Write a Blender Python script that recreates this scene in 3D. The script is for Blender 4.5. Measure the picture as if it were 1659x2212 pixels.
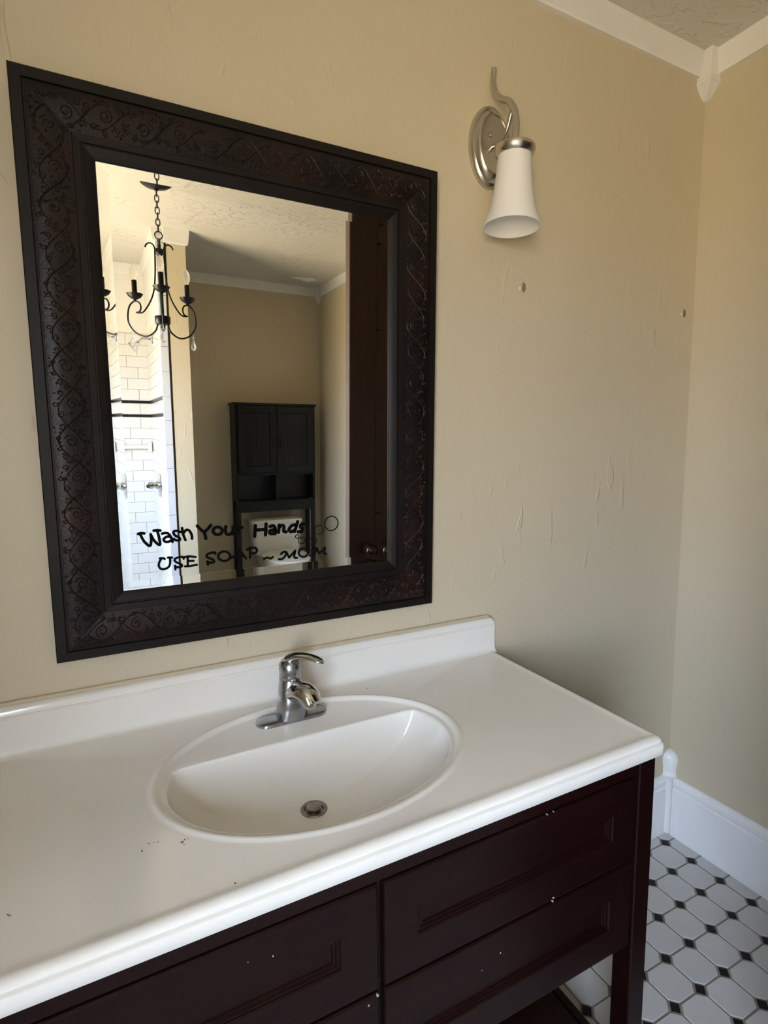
import bpy, bmesh, math, random
from mathutils import Vector, Matrix
random.seed(7)
S = bpy.context.scene
for o in list(bpy.data.objects): bpy.data.objects.remove(o, do_unlink=True)
COL = S.collection
PI = math.pi
# ------------------------------------------------------------------ camera
def make_camera():
    yaw, pit, rol = 0.4761, -0.1183, -0.0090
    F = Vector((math.sin(yaw)*math.cos(pit), math.cos(yaw)*math.cos(pit), math.sin(pit)))
    r0 = Vector((math.cos(yaw), -math.sin(yaw), 0)); u0 = r0.cross(F)
    R = r0*math.cos(rol)+u0*math.sin(rol); U = -r0*math.sin(rol)+u0*math.cos(rol)
    cd = bpy.data.cameras.new('camera'); cam = bpy.data.objects.new('camera', cd); COL.objects.link(cam)
    cd.sensor_fit = 'HORIZONTAL'; cd.sensor_width = 36.0; cd.lens = 1191.6*36.0/1659.0
    cd.clip_start = 0.02
    M = Matrix(((R.x, U.x, -F.x, -0.4317), (R.y, U.y, -F.y, -1.2169), (R.z, U.z, -F.z, 1.4249), (0, 0, 0, 1)))
    cam.matrix_world = M
    S.camera = cam
make_camera()
# ------------------------------------------------------------------ daylight: pale sky above, warm sunlit ground below
def make_world():
    w = bpy.data.worlds.new('daylight'); S.world = w; w.use_nodes = True
    nt = w.node_tree; nt.nodes.clear()
    out = nt.nodes.new('ShaderNodeOutputWorld'); bg = nt.nodes.new('ShaderNodeBackground')
    tc = nt.nodes.new('ShaderNodeTexCoord'); sep = nt.nodes.new('ShaderNodeSeparateXYZ')
    mr = nt.nodes.new('ShaderNodeMapRange'); cr = nt.nodes.new('ShaderNodeValToRGB')
    mr.inputs['From Min'].default_value = -1; mr.inputs['From Max'].default_value = 1
    el = cr.color_ramp.elements
    el[0].position = 0.46; el[0].color = (0.64, 0.525, 0.345, 1)
    el[1].position = 0.54; el[1].color = (0.655, 0.78, 1.0, 1)
    bg.inputs['Strength'].default_value = 34.0
    L = nt.links.new
    L(tc.outputs['Generated'], sep.inputs[0]); L(sep.outputs['Z'], mr.inputs['Value']); L(mr.outputs[0], cr.inputs[0])
    L(cr.outputs[0], bg.inputs['Color']); L(bg.outputs[0], out.inputs[0])
make_world()
XL, XW, YF, H = -1.10, 1.364, -3.544, 2.636          # left wall, right wall, far wall, ceiling
WIN = (-2.52, -1.62, 0.75, 2.15)                      # window in the left wall: y0, y1, z0, z1
def make_portal():
    ld = bpy.data.lights.new('window_portal', 'AREA'); ld.shape = 'RECTANGLE'
    ld.size = WIN[1]-WIN[0]; ld.size_y = WIN[3]-WIN[2]; ld.cycles.is_portal = True
    o = bpy.data.objects.new('window_portal', ld); COL.objects.link(o)
    o.location = (XL-0.06, (WIN[0]+WIN[1])/2, (WIN[2]+WIN[3])/2); o.rotation_euler = (0, -PI/2, 0)
make_portal()
S.view_settings.view_transform = 'Standard'; S.view_settings.look = 'None'
S.view_settings.gamma = 1; S.view_settings.use_curve_mapping = False
S.view_settings.exposure = 0.10
# ------------------------------------------------------------------ materials
def mat(name, col, rough=0.5, metal=0.0, noise=0.0, nscale=8.0, bump=0.0, bscale=30.0, col2=None, spec=0.5, stretch=(1, 1, 1), lo=0.35, hi=0.65, coat=0.0, detail=4.0):
    m = bpy.data.materials.new(name); m.use_nodes = True
    nt = m.node_tree; p = nt.nodes['Principled BSDF']; L = nt.links.new
    p.inputs['Base Color'].default_value = (*col, 1); p.inputs['Roughness'].default_value = rough
    p.inputs['Metallic'].default_value = metal; p.inputs['Specular IOR Level'].default_value = spec
    p.inputs['Coat Weight'].default_value = coat; p.inputs['Coat Roughness'].default_value = 0.12
    tc = nt.nodes.new('ShaderNodeTexCoord'); mp = nt.nodes.new('ShaderNodeMapping')
    mp.inputs['Scale'].default_value = stretch; L(tc.outputs['Object'], mp.inputs[0])
    if col2 is None: col2 = tuple(c*(1-noise) for c in col)
    n = nt.nodes.new('ShaderNodeTexNoise'); n.inputs['Scale'].default_value = nscale; n.inputs['Detail'].default_value = detail
    L(mp.outputs[0], n.inputs['Vector'])
    r = nt.nodes.new('ShaderNodeValToRGB'); r.color_ramp.elements[0].position = lo; r.color_ramp.elements[1].position = hi
    r.color_ramp.elements[0].color = (*col, 1); r.color_ramp.elements[1].color = (*col2, 1)
    L(n.outputs['Fac'], r.inputs[0]); L(r.outputs[0], p.inputs['Base Color'])
    if bump:
        b = nt.nodes.new('ShaderNodeBump'); b.inputs['Strength'].default_value = 1.0; b.inputs['Distance'].default_value = bump
        n2 = nt.nodes.new('ShaderNodeTexNoise'); n2.inputs['Scale'].default_value = bscale; n2.inputs['Detail'].default_value = 5
        L(mp.outputs[0], n2.inputs['Vector']); L(n2.outputs['Fac'], b.inputs['Height']); L(b.outputs[0], p.inputs['Normal'])
    return m
def plaster(name, col, col2, dab_dist, dab_scale, stretch, thr=0.62, rough=0.55, fine=0.0006):
    """painted plaster: fine orange peel plus sparse trowel ridges"""
    m = mat(name, col, rough, col2=col2, nscale=1.6, lo=0.3, hi=0.75)
    nt = m.node_tree; L = nt.links.new; p = nt.nodes['Principled BSDF']
    tc = nt.nodes.new('ShaderNodeTexCoord'); mp = nt.nodes.new('ShaderNodeMapping'); mp.inputs['Scale'].default_value = stretch
    L(tc.outputs['Object'], mp.inputs[0])
    a = nt.nodes.new('ShaderNodeTexNoise'); a.inputs['Scale'].default_value = dab_scale; a.inputs['Detail'].default_value = 4; a.inputs['Distortion'].default_value = 0.6
    L(mp.outputs[0], a.inputs['Vector'])
    r = nt.nodes.new('ShaderNodeValToRGB'); r.color_ramp.elements[0].position = thr; r.color_ramp.elements[1].position = thr+0.06
    L(a.outputs['Fac'], r.inputs[0])
    mask = nt.nodes.new('ShaderNodeTexNoise'); mask.inputs['Scale'].default_value = 2.2; L(tc.outputs['Object'], mask.inputs['Vector'])
    mr = nt.nodes.new('ShaderNodeMapRange'); mr.inputs['From Min'].default_value = 0.42; mr.inputs['From Max'].default_value = 0.62; L(mask.outputs['Fac'], mr.inputs[0])
    mu = nt.nodes.new('ShaderNodeMath'); mu.operation = 'MULTIPLY'; L(r.outputs[0], mu.inputs[0]); L(mr.outputs[0], mu.inputs[1])
    b = nt.nodes.new('ShaderNodeBump'); b.inputs['Distance'].default_value = dab_dist; L(mu.outputs[0], b.inputs['Height'])
    f = nt.nodes.new('ShaderNodeTexNoise'); f.inputs['Scale'].default_value = 55; f.inputs['Detail'].default_value = 3; L(tc.outputs['Object'], f.inputs['Vector'])
    b2 = nt.nodes.new('ShaderNodeBump'); b2.inputs['Distance'].default_value = fine; L(f.outputs['Fac'], b2.inputs['Height'])
    L(b.outputs[0], b2.inputs['Normal']); L(b2.outputs[0], p.inputs['Normal'])
    return m
M = {}
M['wall'] = plaster('beige_wall_paint', (0.570, 0.500, 0.360), (0.545, 0.475, 0.338), 0.0016, 16, (1.4, 1.4, 0.45))
M['ceiling'] = plaster('ceiling_plaster', (0.62, 0.595, 0.53), (0.60, 0.575, 0.51), 0.0034, 14, (1, 1.6, 1), thr=0.50, rough=0.7)
M['trim'] = mat('white_trim_paint', (0.78, 0.77, 0.74), 0.4, noise=0.06, bump=0.0008, bscale=40)
M['base'] = mat('white_baseboard_paint', (0.83, 0.83, 0.82), 0.35, noise=0.04, bump=0.0004, bscale=30)
M['oct'] = mat('white_floor_tile', (0.54, 0.535, 0.52), 0.35, noise=0.08, nscale=5)
M['dot'] = mat('black_floor_tile', (0.006, 0.0065, 0.008), 0.4, noise=0.2, spec=0.2)
M['grout'] = mat('grey_grout', (0.26, 0.23, 0.19), 0.9, noise=0.35, nscale=14, bump=0.0006, bscale=120)
M['frame'] = mat('dark_mirror_frame', (0.0065, 0.0050, 0.0046), 0.45, col2=(0.010, 0.0068, 0.0055), nscale=18, spec=0.2)
M['panel'] = mat('carved_brown_frame', (0.0065, 0.0042, 0.0036), 0.33, col2=(0.020, 0.0080, 0.0055), spec=0.24, nscale=9, lo=0.45, hi=0.75, bump=0.0006, bscale=260)
M['mirror'] = mat('mirror_silver', (0.90, 0.91, 0.89), 0.0, metal=1.0)
M['vinyl'] = mat('black_vinyl', (0.003, 0.003, 0.003), 0.8, spec=0.08)
M['marble'] = mat('ivory_cultured_marble', (0.78, 0.755, 0.69), 0.16, noise=0.04, nscale=3, coat=0.25)
M['caulk'] = mat('beige_caulk', (0.52, 0.44, 0.29), 0.5)
M['wood'] = mat('dark_cherry_wood', (0.0075, 0.0019, 0.0017), 0.30, col2=(0.011, 0.0028, 0.0024), nscale=5, spec=0.14, stretch=(1, 6, 8), bump=0.0002, bscale=40)
M['wood_in'] = mat('dark_inner_wood', (0.012, 0.006, 0.005), 0.6)
M['chip'] = mat('pale_chip', (0.45, 0.40, 0.36), 0.6)
M['dirt'] = mat('dark_dirt', (0.06, 0.05, 0.04), 0.8)
M['chrome'] = mat('chrome', (0.62, 0.63, 0.65), 0.07, metal=1.0, noise=0.1, nscale=20)
M['chrome_dull'] = mat('water_spotted_chrome', (0.46, 0.47, 0.50), 0.26, metal=1.0, noise=0.35, nscale=45, lo=0.3, hi=0.7)
M['nickel'] = mat('brushed_nickel', (0.60, 0.56, 0.49), 0.27, metal=1.0, noise=0.08, nscale=6, stretch=(1, 1, 8))
M['drain'] = mat('tarnished_drain', (0.36, 0.33, 0.29), 0.35, metal=1.0, noise=0.4, nscale=60)
M['bronze'] = mat('dark_bronze', (0.05, 0.035, 0.028), 0.35, metal=1.0)
M['black'] = mat('black_hole', (0.004, 0.004, 0.004), 0.8)
M['iron'] = mat('black_iron', (0.004, 0.0045, 0.005), 0.36, noise=0.3, spec=0.3)
M['charcoal'] = mat('charcoal_cabinet', (0.009, 0.0105, 0.013), 0.45, noise=0.2, nscale=4, spec=0.3)
M['charcoal_in'] = mat('charcoal_cabinet_inside', (0.035, 0.038, 0.045), 0.6)
M['porcelain'] = mat('white_porcelain', (0.80, 0.79, 0.75), 0.12, coat=0.4)
M['door'] = mat('dark_brown_door', (0.022, 0.0085, 0.0055), 0.42, spec=0.3, col2=(0.032, 0.012, 0.007), nscale=4, stretch=(8, 8, 0.7))
M['door_edge'] = mat('paler_brown_door_edge', (0.115, 0.065, 0.050), 0.5, noise=0.15)  # paler brown than the door faces
M['tile'] = mat('white_glazed_tile', (0.70, 0.70, 0.68), 0.16, coat=0.15)
M['liner'] = mat('black_liner_tile', (0.006, 0.006, 0.006), 0.3, spec=0.3)
M['tgrout'] = mat('pale_grout', (0.64, 0.635, 0.61), 0.8)
M['jamb'] = mat('white_stone_edge', (0.58, 0.59, 0.63), 0.3, noise=0.04)
M['dark_gap'] = mat('gap_shade_brown', (0.10, 0.075, 0.05), 0.8)  # dark brown puts the shadow inside the recessed gap into the colour
M['plug'] = mat('grey_wall_plug', (0.26, 0.25, 0.18), 0.7, noise=0.6, nscale=150)
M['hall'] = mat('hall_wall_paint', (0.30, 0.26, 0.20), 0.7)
def glass_shade():
    m = bpy.data.materials.new('frosted_white_glass'); m.use_nodes = True; nt = m.node_tree; nt.nodes.clear(); L = nt.links.new
    o = nt.nodes.new('ShaderNodeOutputMaterial'); d = nt.nodes.new('ShaderNodeBsdfPrincipled'); t = nt.nodes.new('ShaderNodeBsdfTranslucent'); mx = nt.nodes.new('ShaderNodeMixShader')
    d.inputs['Base Color'].default_value = (0.92, 0.91, 0.90, 1); d.inputs['Roughness'].default_value = 0.45
    t.inputs['Color'].default_value = (0.92, 0.90, 0.88, 1); mx.inputs[0].default_value = 0.25
    L(d.outputs[0], mx.inputs[1]); L(t.outputs[0], mx.inputs[2]); L(mx.outputs[0], o.inputs[0]); return m
M['shade'] = glass_shade()
def clear_glass(name, col, rough=0.0, fac=0.75):
    m = bpy.data.materials.new(name); m.use_nodes = True; nt = m.node_tree; nt.nodes.clear(); L = nt.links.new
    o = nt.nodes.new('ShaderNodeOutputMaterial'); g = nt.nodes.new('ShaderNodeBsdfGlass'); t = nt.nodes.new('ShaderNodeBsdfTranslucent'); mx = nt.nodes.new('ShaderNodeMixShader')
    g.inputs['Color'].default_value = (*col, 1); g.inputs['Roughness'].default_value = rough; g.inputs['IOR'].default_value = 1.35
    t.inputs['Color'].default_value = (*col, 1); mx.inputs[0].default_value = 1-fac
    L(g.outputs[0], mx.inputs[1]); L(t.outputs[0], mx.inputs[2]); L(mx.outputs[0], o.inputs[0]); return m
M['bulb'] = clear_glass('bulb_glass', (0.95, 0.93, 0.88), 0.02, 0.55)
M['crystal'] = clear_glass('crystal_glass', (0.97, 0.97, 0.97), 0.0, 0.85)
# ------------------------------------------------------------------ mesh helpers
def box(bm, a, b, bev=0.0, seg=1):
    x0, y0, z0 = (min(a[i], b[i]) for i in range(3)); x1, y1, z1 = (max(a[i], b[i]) for i in range(3))
    v = [bm.verts.new(p) for p in ((x0, y0, z0), (x1, y0, z0), (x1, y1, z0), (x0, y1, z0), (x0, y0, z1), (x1, y0, z1), (x1, y1, z1), (x0, y1, z1))]
    f = [bm.faces.new([v[i] for i in q]) for q in ((0, 3, 2, 1), (4, 5, 6, 7), (0, 1, 5, 4), (1, 2, 6, 5), (2, 3, 7, 6), (3, 0, 4, 7))]
    if bev:
        es = set(e for q in f for e in q.edges)
        bmesh.ops.bevel(bm, geom=list(es), offset=bev, segments=seg, affect='EDGES', profile=0.5)
    return bm
def grid(bm, rings, closed=True, cap0=False, cap1=False):
    """skin consecutive point rings"""
    R = [[bm.verts.new(p) for p in r] for r in rings]
    n = len(R[0])
    for a, b in zip(R, R[1:]):
        for i in range(n if closed else n-1):
            j = (i+1) % n
            bm.faces.new((a[i], a[j], b[j], b[i]))
    if cap0: bm.faces.new(list(reversed(R[0])))
    if cap1: bm.faces.new(R[-1])
    return R
def lathe(bm, prof, n=32, c=(0, 0, 0), sx=1.0, sy=1.0, rot=None, cap0=True, cap1=True):
    c = Vector(c); rings = []
    for r, z in prof:
        ring = []
        for i in range(n):
            t = 2*PI*i/n; p = Vector((r*sx*math.cos(t), r*sy*math.sin(t), z))
            if rot: p = rot @ p
            ring.append(c+p)
        rings.append(ring)
    grid(bm, rings, True, cap0, cap1); return bm
def tube(bm, pts, r, n=10, flat=1.0, up=None):
    P = [Vector(p) for p in pts]; rings = []; prev = None
    for i, p in enumerate(P):
        t = (P[min(i+1, len(P)-1)]-P[max(i-1, 0)]).normalized()
        if prev is None:
            a = Vector(up) if up else (Vector((0, 0, 1)) if abs(t.z) < 0.9 else Vector((1, 0, 0)))
        else: a = prev
        nn = (a-t*a.dot(t)).normalized(); prev = nn; bb = t.cross(nn)
        rr = r[i] if isinstance(r, (list, tuple)) else r
        rings.append([p+nn*rr*flat*math.cos(2*PI*k/n)+bb*rr*math.sin(2*PI*k/n) for k in range(n)])
    grid(bm, rings, True, True, True); return bm
def smooth_path(pts, k=6, closed=False):
    P = [Vector(p) for p in pts]; out = []
    for i in range(len(P)-1):
        p0 = P[max(i-1, 0)]; p1 = P[i]; p2 = P[i+1]; p3 = P[min(i+2, len(P)-1)]
        for j in range(k):
            t = j/k
            out.append(0.5*((2*p1)+(p2-p0)*t+(2*p0-5*p1+4*p2-p3)*t*t+(3*p1-p0-3*p2+p3)*t**3))
    out.append(P[-1]); return out
def torus(bm, c, R, r, ax_u, ax_v, n=24, m=8):
    c = Vector(c); u = Vector(ax_u); v = Vector(ax_v); w = u.cross(v); rings = []
    for i in range(n+1):
        t = 2*PI*i/n; d = u*math.cos(t)+v*math.sin(t)
        rings.append([c+d*(R+r*math.cos(2*PI*k/m))+w*r*math.sin(2*PI*k/m) for k in range(m)])
    grid(bm, rings); return bm
def to_mesh(name, bm, smooth=None, weld=True):
    if weld: bmesh.ops.remove_doubles(bm, verts=bm.verts, dist=1e-6)
    bmesh.ops.recalc_face_normals(bm, faces=bm.faces)
    me = bpy.data.meshes.new(name); bm.to_mesh(me); bm.free()
    if smooth:
        for p in me.polygons: p.use_smooth = True
        me.set_sharp_from_angle(angle=math.radians(smooth))
    return me
def obj(name, bm, m, parent=None, smooth=None, local=False, label=None):
    me = to_mesh(name, bm, smooth); me.materials.append(M[m] if isinstance(m, str) else m)
    o = bpy.data.objects.new(name, me); COL.objects.link(o)
    if parent is not None:
        root = parent
        if not local:
            off = Vector((0, 0, 0)); q = parent
            while q is not None: off += q.location; q = q.parent
            me.transform(Matrix.Translation(-off))
        o.parent = parent
    if label: o['label'] = label
    return o
def tag(o, label, cat, group=None):
    o['label'] = label; o['category'] = cat
    if group: o['group'] = group
    return o
def thing(name, label, cat, loc=(0, 0, 0), group=None):
    o = bpy.data.objects.new(name, None); COL.objects.link(o); o.location = loc; o.empty_display_size = 0.05
    return tag(o, label, cat, group)
def struct(name, bm, m, label=None, smooth=None):
    o = obj(name, bm, m, None, smooth); o['kind'] = 'structure'
    if label: o['label'] = label
    return o
NB = bmesh.new
# ------------------------------------------------------------------ the room shell
T = 0.10
struct('floor', box(NB(), (XL-T, YF-T, -0.06), (XW+T, T, -0.0025)), 'grout', 'grey grout bed under white octagon and black dot floor tile')
FLOOR = bpy.data.objects['floor']
CEIL = struct('ceiling', box(NB(), (XL-T, YF-T, H), (XW+T, T, H+0.06)), 'ceiling', 'off-white ceiling with rough trowelled plaster')
struct('wall_back', box(NB(), (XL-T, 0, -0.06), (XW+T, T, H)), 'wall', 'beige plaster wall behind the vanity and framed mirror')
struct('wall_far', box(NB(), (XL-T, YF-T, -0.06), (XW+T, YF, H)), 'wall', 'beige wall behind the toilet, seen in the mirror')
DY0, DY1, DZ = -1.80, -0.86, 2.32                     # doorway in the right wall
bm = NB(); box(bm, (XW, DY1, -0.06), (XW+T, 0, H)); box(bm, (XW, YF, -0.06), (XW+T, DY0, H)); box(bm, (XW, DY0, DZ), (XW+T, DY1, H))
struct('wall_right', bm, 'wall', 'beige plaster wall at the right with white baseboard')
bm = NB(); y0, y1, z0, z1 = WIN
box(bm, (XL-T, YF, -0.06), (XL, y0, H)); box(bm, (XL-T, y1, -0.06), (XL, 0, H)); box(bm, (XL-T, y0, -0.06), (XL, y1, z0)); box(bm, (XL-T, y0, z1), (XL, y1, H))
struct('wall_left', bm, 'wall', 'beige wall with the window, out of the picture at the left')
# unseen hall added beyond the open door, closed to keep outside light out
bm = NB(); hx = XW+T; 
box(bm, (hx+1.0, -2.4, -0.06), (hx+1.05, -0.3, H)); box(bm, (hx, -2.45, -0.06), (hx+1.05, -2.4, H)); box(bm, (hx, -0.3, -0.06), (hx+1.05, -0.25, H))
struct('wall_hall_added', bm, 'hall'); struct('floor_hall_added', box(NB(), (hx, -2.45, -0.06), (hx+1.05, -0.25, -0.002)), 'hall'); struct('ceiling_hall_added', box(NB(), (hx, -2.45, H), (hx+1.05, -0.25, H+0.05)), 'hall')
# window joinery
bm = NB(); xw = XL
for a, b in (((xw, y0-0.09, z0-0.09), (xw+0.018, y0, z1+0.09)), ((xw, y1, z0-0.09), (xw+0.018, y1+0.09, z1+0.09)), ((xw, y0, z1), (xw+0.018, y1, z1+0.09)), ((xw, y0, z0-0.09), (xw+0.018, y1, z0))): box(bm, a, b, 0.003)
win = struct('window_1', bm, 'trim', 'white window casing on the left wall')
bm = NB(); zc = (z0+z1)/2
for a, b in (((xw-0.07, y0, z0), (xw-0.03, y0+0.04, z1)), ((xw-0.07, y1-0.04, z0), (xw-0.03, y1, z1)), ((xw-0.07, y0, z1-0.04), (xw-0.03, y1, z1)), ((xw-0.07, y0, z0), (xw-0.03, y1, z0+0.05)), ((xw-0.07, y0, zc-0.02), (xw-0.03, y1, zc+0.02))): box(bm, a, b)
obj('window_sash', bm, 'trim', win); obj('window_sill', box(NB(), (xw-0.06, y0-0.12, z0-0.03), (xw+0.06, y1+0.12, z0), 0.004), 'trim', win)
# shower partition: beige stub, joint, tiled face
XP = -0.045; XS = -1.09
struct('wall_partition', box(NB(), (0.018, YF, -0.002), (0.130, -2.600, H)), 'wall', 'narrow beige plaster end of the shower partition wall, seen in the mirror', None)
struct('wall_shower_side', box(NB(), (XP+0.008, YF, -0.002), (0.006, -2.606, H)), 'tgrout', 'white tiled side wall of the shower, seen in the mirror')
struct('trim_1', box(NB(), (0.006, YF, -0.002), (0.018, -2.616, H)), 'dark_gap', 'vertical gap between shower tile and beige wall end, coloured dark for its shade')
WSS = bpy.data.objects['wall_shower_side']
struct('wall_shower_back', box(NB(), (XS, YF, -0.002), (XP+0.008, YF+0.012, 2.14)), 'tgrout', 'white tiled back wall of the shower, seen in the mirror')
WSB = bpy.data.objects['wall_shower_back']
struct('wall_shower_left_bounce', box(NB(), (XL, YF, -0.002), (XS, -2.64, H)), 'tile')  # unseen white panel added for the light it bounces
struct('floor_shower', box(NB(), (XS, YF+0.012, -0.002), (XP+0.008, -2.60, 0.06), 0.004), 'tile')
bm = NB(); box(bm, (XS, -2.70, 0.06), (XP, -2.60, 0.12), 0.006); struct('trim_2', bm, 'tile', 'white shower curb')
# painted upper part of the shower walls
bm = NB(); box(bm, (XS, YF, 2.14), (XP+0.008, YF+0.004, H)); struct('wall_shower_upper', bm, 'trim')
# subway tiles with two black liner courses
PZ = 0.0825; rows = []
z = 1.5145
while z > 0.10: rows.append((z-PZ, z, 'tile')); z -= PZ
rows.append((1.5145, 1.5365, 'liner')); rows.append((1.5365, 1.619, 'tile')); rows.append((1.619, 1.641, 'liner'))
z = 1.641
while z < 2.12: rows.append((z, z+PZ, 'tile')); z += PZ
def tilebox(w, h, t, bev=0.0015):
    bm = NB(); box(bm, (-w/2, -t/2, -h/2), (w/2, t/2, h/2)); 
    bmesh.ops.bevel(bm, geom=[e for e in bm.edges if all(v.co.y > 0 for v in e.verts)], offset=bev, segments=1, affect='EDGES'); return bm
cache = {}
def piece(name, key, mk, m, parent, loc, rz=0):
    if key not in cache:
        me = to_mesh(name, mk()); me.materials.append(M[m]); cache[key] = me
    o = bpy.data.objects.new(name, cache[key]); COL.objects.link(o); o.parent = parent; o.location = loc; o.rotation_euler = (0, 0, rz); return o
rest = NB(); rest_l = NB(); PX = 0.1545
rows.sort()
for k, (za, zb, kind) in enumerate(rows):
    h = zb-za-0.0025; off = 0.5*PX if k % 2 else 0.0
    x = XP+0.006+off
    while x > XS+0.02:
        xa = max(x-PX, XS+0.002); xb = min(x, XP+0.006); w = xb-xa-0.0025
        if w > 0.01:
            if xa > -0.66: piece('liner_tile' if kind == 'liner' else 'wall_tile', (kind, round(w, 3), round(h, 4)), lambda: tilebox(w, h, 0.008), kind, WSB, ((xa+xb)/2, YF+0.0155, (za+zb)/2))
            else:
                b2 = rest if kind == 'tile' else rest_l
                box(b2, (xa+0.00125, YF+0.012, za+0.00125), (xb-0.00125, YF+0.0195, zb-0.00125))
        x -= PX
o = obj('wall_tiles', rest, 'tile', WSB); o['kind'] = 'stuff'; o = obj('liner_tiles', rest_l, 'liner', WSB); o['kind'] = 'stuff'
bt = NB(); bl = NB()
for k, (za, zb, kind) in enumerate(rows):
    y = -2.606-(0.5*PX if k % 2 else 0)
    ys = [-2.606]
    while y > YF+0.03:
        if y < -2.61: ys.append(y)
        y -= PX
    ys.append(YF+0.0185)
    for a, b in zip(ys, ys[1:]): box(bl if kind == 'liner' else bt, (XP, b+0.00125, za+0.00125), (XP+0.0079, a-0.00125, zb-0.00125))
o = obj('wall_tiles', bt, 'tile', WSS); o['kind'] = 'stuff'; o = obj('liner_tiles', bl, 'liner', WSS); o['kind'] = 'stuff'
bm = NB(); box(bm, (XP, YF+0.004, 2.135), (XP+0.0079, -2.606, H)); obj('painted_upper_wall', bm, 'trim', WSS)
z = 0.12
while z < 2.60:
    zb = min(z+0.152, 2.60); hh = zb-z-0.002; piece('edge_tile', ('edge', round(hh, 4)), lambda: tilebox(0.048, hh, 0.010), 'jamb', WSS, ((XP+0.006)/2, -2.6005, (z+zb)/2)); z += 0.152
# crown trim: a board swept along each wall
def run(name, prof, p0, p1, inward, m, label, zref):
    """prof: (out, z) polygon; run from p0 to p1 (xy), inward = unit xy normal into the room"""
    bm = NB(); rings = []
    for p in (p0, p1): rings.append([(p[0]+inward[0]*o_, p[1]+inward[1]*o_, zref+z_) for o_, z_ in prof])
    grid(bm, rings, True, True, True); return struct(name, bm, m, label)
crown = [(0, -0.072), (0.010, -0.072), (0.013, -0.066), (0.020, -0.006), (0.020, 0), (0, 0)]
bk = 0.045
run('trim_3', crown, (XL, 0), (XW-bk, 0), (0, -1), 'trim', 'white crown trim along the mirror wall ceiling', H)
run('trim_4', crown, (XW, -bk), (XW, YF+bk), (-1, 0), 'trim', 'white crown trim along the right wall ceiling', H)
run('trim_5', crown, (0.155, YF), (XW-bk, YF), (0, 1), 'trim', 'white crown trim above the toilet wall, seen in the mirror', H)
run('trim_6', crown, (XS, YF), (XP, YF), (0, 1), 'trim', 'white crown trim at the back of the shower', H)
run('trim_7', crown, (XP, YF), (XP, -2.606), (-1, 0), 'trim', 'white crown trim running along the shower side wall', H)
run('trim_8', crown, (XL, YF), (XL, 0), (1, 0), 'trim', 'white crown trim on the window wall', H)
bm = NB(); grid(bm, [[(0.006, -2.60, H-0.08), (0.142, -2.60, H-0.08), (0.142, -2.575, H-0.08), (0.006, -2.575, H-0.08)], [(0.002, -2.60, H-0.06), (0.146, -2.60, H-0.06), (0.146, -2.572, H-0.06), (0.002, -2.572, H-0.06)], [(-0.002, -2.60, H), (0.152, -2.60, H), (0.152, -2.562, H), (-0.002, -2.562, H)]], True, True, True)
struct('trim_9', bm, 'trim', 'white crown block capping the beige partition end')
run('trim_10', crown, (0.130, -2.575), (0.130, YF), (1, 0), 'trim', 'white crown trim on the partition beside the toilet', H)
def corner_drop(name, cx_, cy_, sx, sy, label):
    """square corner post under the ceiling with a tapered pendant tip"""
    bm = NB(); s = 0.046
    def sq(a, z): return [(cx_, cy_, z), (cx_+sx*a, cy_, z), (cx_+sx*a, cy_+sy*a, z), (cx_, cy_+sy*a, z)]
    grid(bm, [sq(s, H), sq(s, H-0.082), sq(s+0.001, H-0.084), sq(s+0.001, H-0.092), sq(s-0.002, H-0.094), sq(s-0.012, H-0.108), sq(s-0.022, H-0.119), sq(0.010, H-0.130)], True, True, True)
    return struct(name, bm, 'trim', label)
corner_drop('trim_11', XW, 0, -1, -1, 'white tapered corner block where crown trims meet, upper right')
corner_drop('trim_12', XW, YF, -1, 1, 'white tapered corner block above the toilet, seen in the mirror')
basep = [(0, 0), (0.016, 0), (0.016, 0.178), (0.013, 0.184), (0.013, 0.19), (0.016, 0.194), (0.016, 0.208), (0.011, 0.218), (0.006, 0.2225), (0, 0.2225)]
run('baseboard_back', basep, (0.56, 0), (XW-0.03, 0), (0, -1), 'base', 'white baseboard under the mirror wall beside the vanity', 0)
run('baseboard_right', basep, (XW, -0.03), (XW, DY1+0.12), (-1, 0), 'base', 'tall white baseboard along the right wall', 0)
run('baseboard_right_far', basep, (XW, DY0-0.12), (XW, YF+0.02), (-1, 0), 'base', 'white baseboard along the right wall near the toilet', 0)
run('baseboard_far', basep, (0.130, YF), (XW, YF), (0, 1), 'base', 'white baseboard behind the toilet, seen in the mirror', 0)
run('baseboard_left', basep, (XL, 0), (XL, -2.60), (1, 0), 'base', 'white baseboard under the window', 0)
bm = NB()
def qr(a, z, n=8):
    return [(XW, 0, z)]+[(XW-a*math.cos(t), -a*math.sin(t), z) for t in [PI/2*i/n for i in range(n+1)]]
grid(bm, [qr(a, z) for z, a in ((0, 0.026), (0.19, 0.024), (0.20, 0.023), (0.212, 0.028), (0.226, 0.034), (0.232, 0.029), (0.25, 0.030), (0.275, 0.034), (0.290, 0.035), (0.302, 0.031), (0.312, 0.021), (0.317, 0.008))], True, True, True)
struct('trim_13', bm, 'base', 'white rounded baseboard corner post with a bulb-shaped finial', 50)
# peeling ceiling paint by the far corner
bm = NB(); pts = [(1.02, -3.285), (1.10, -3.275), (1.16, -3.30), (1.215, -3.29), (1.235, -3.25), (1.20, -3.235), (1.14, -3.255), (1.06, -3.262)]
grid(bm, [[(x, y, H-0.001) for x, y in pts], [(x+0.006, y+0.002, H-0.010-0.006*(i % 3)) for i, (x, y) in enumerate(pts)]], True, True, True)
obj('peeling_paint_flake', bm, 'trim', CEIL)
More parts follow.
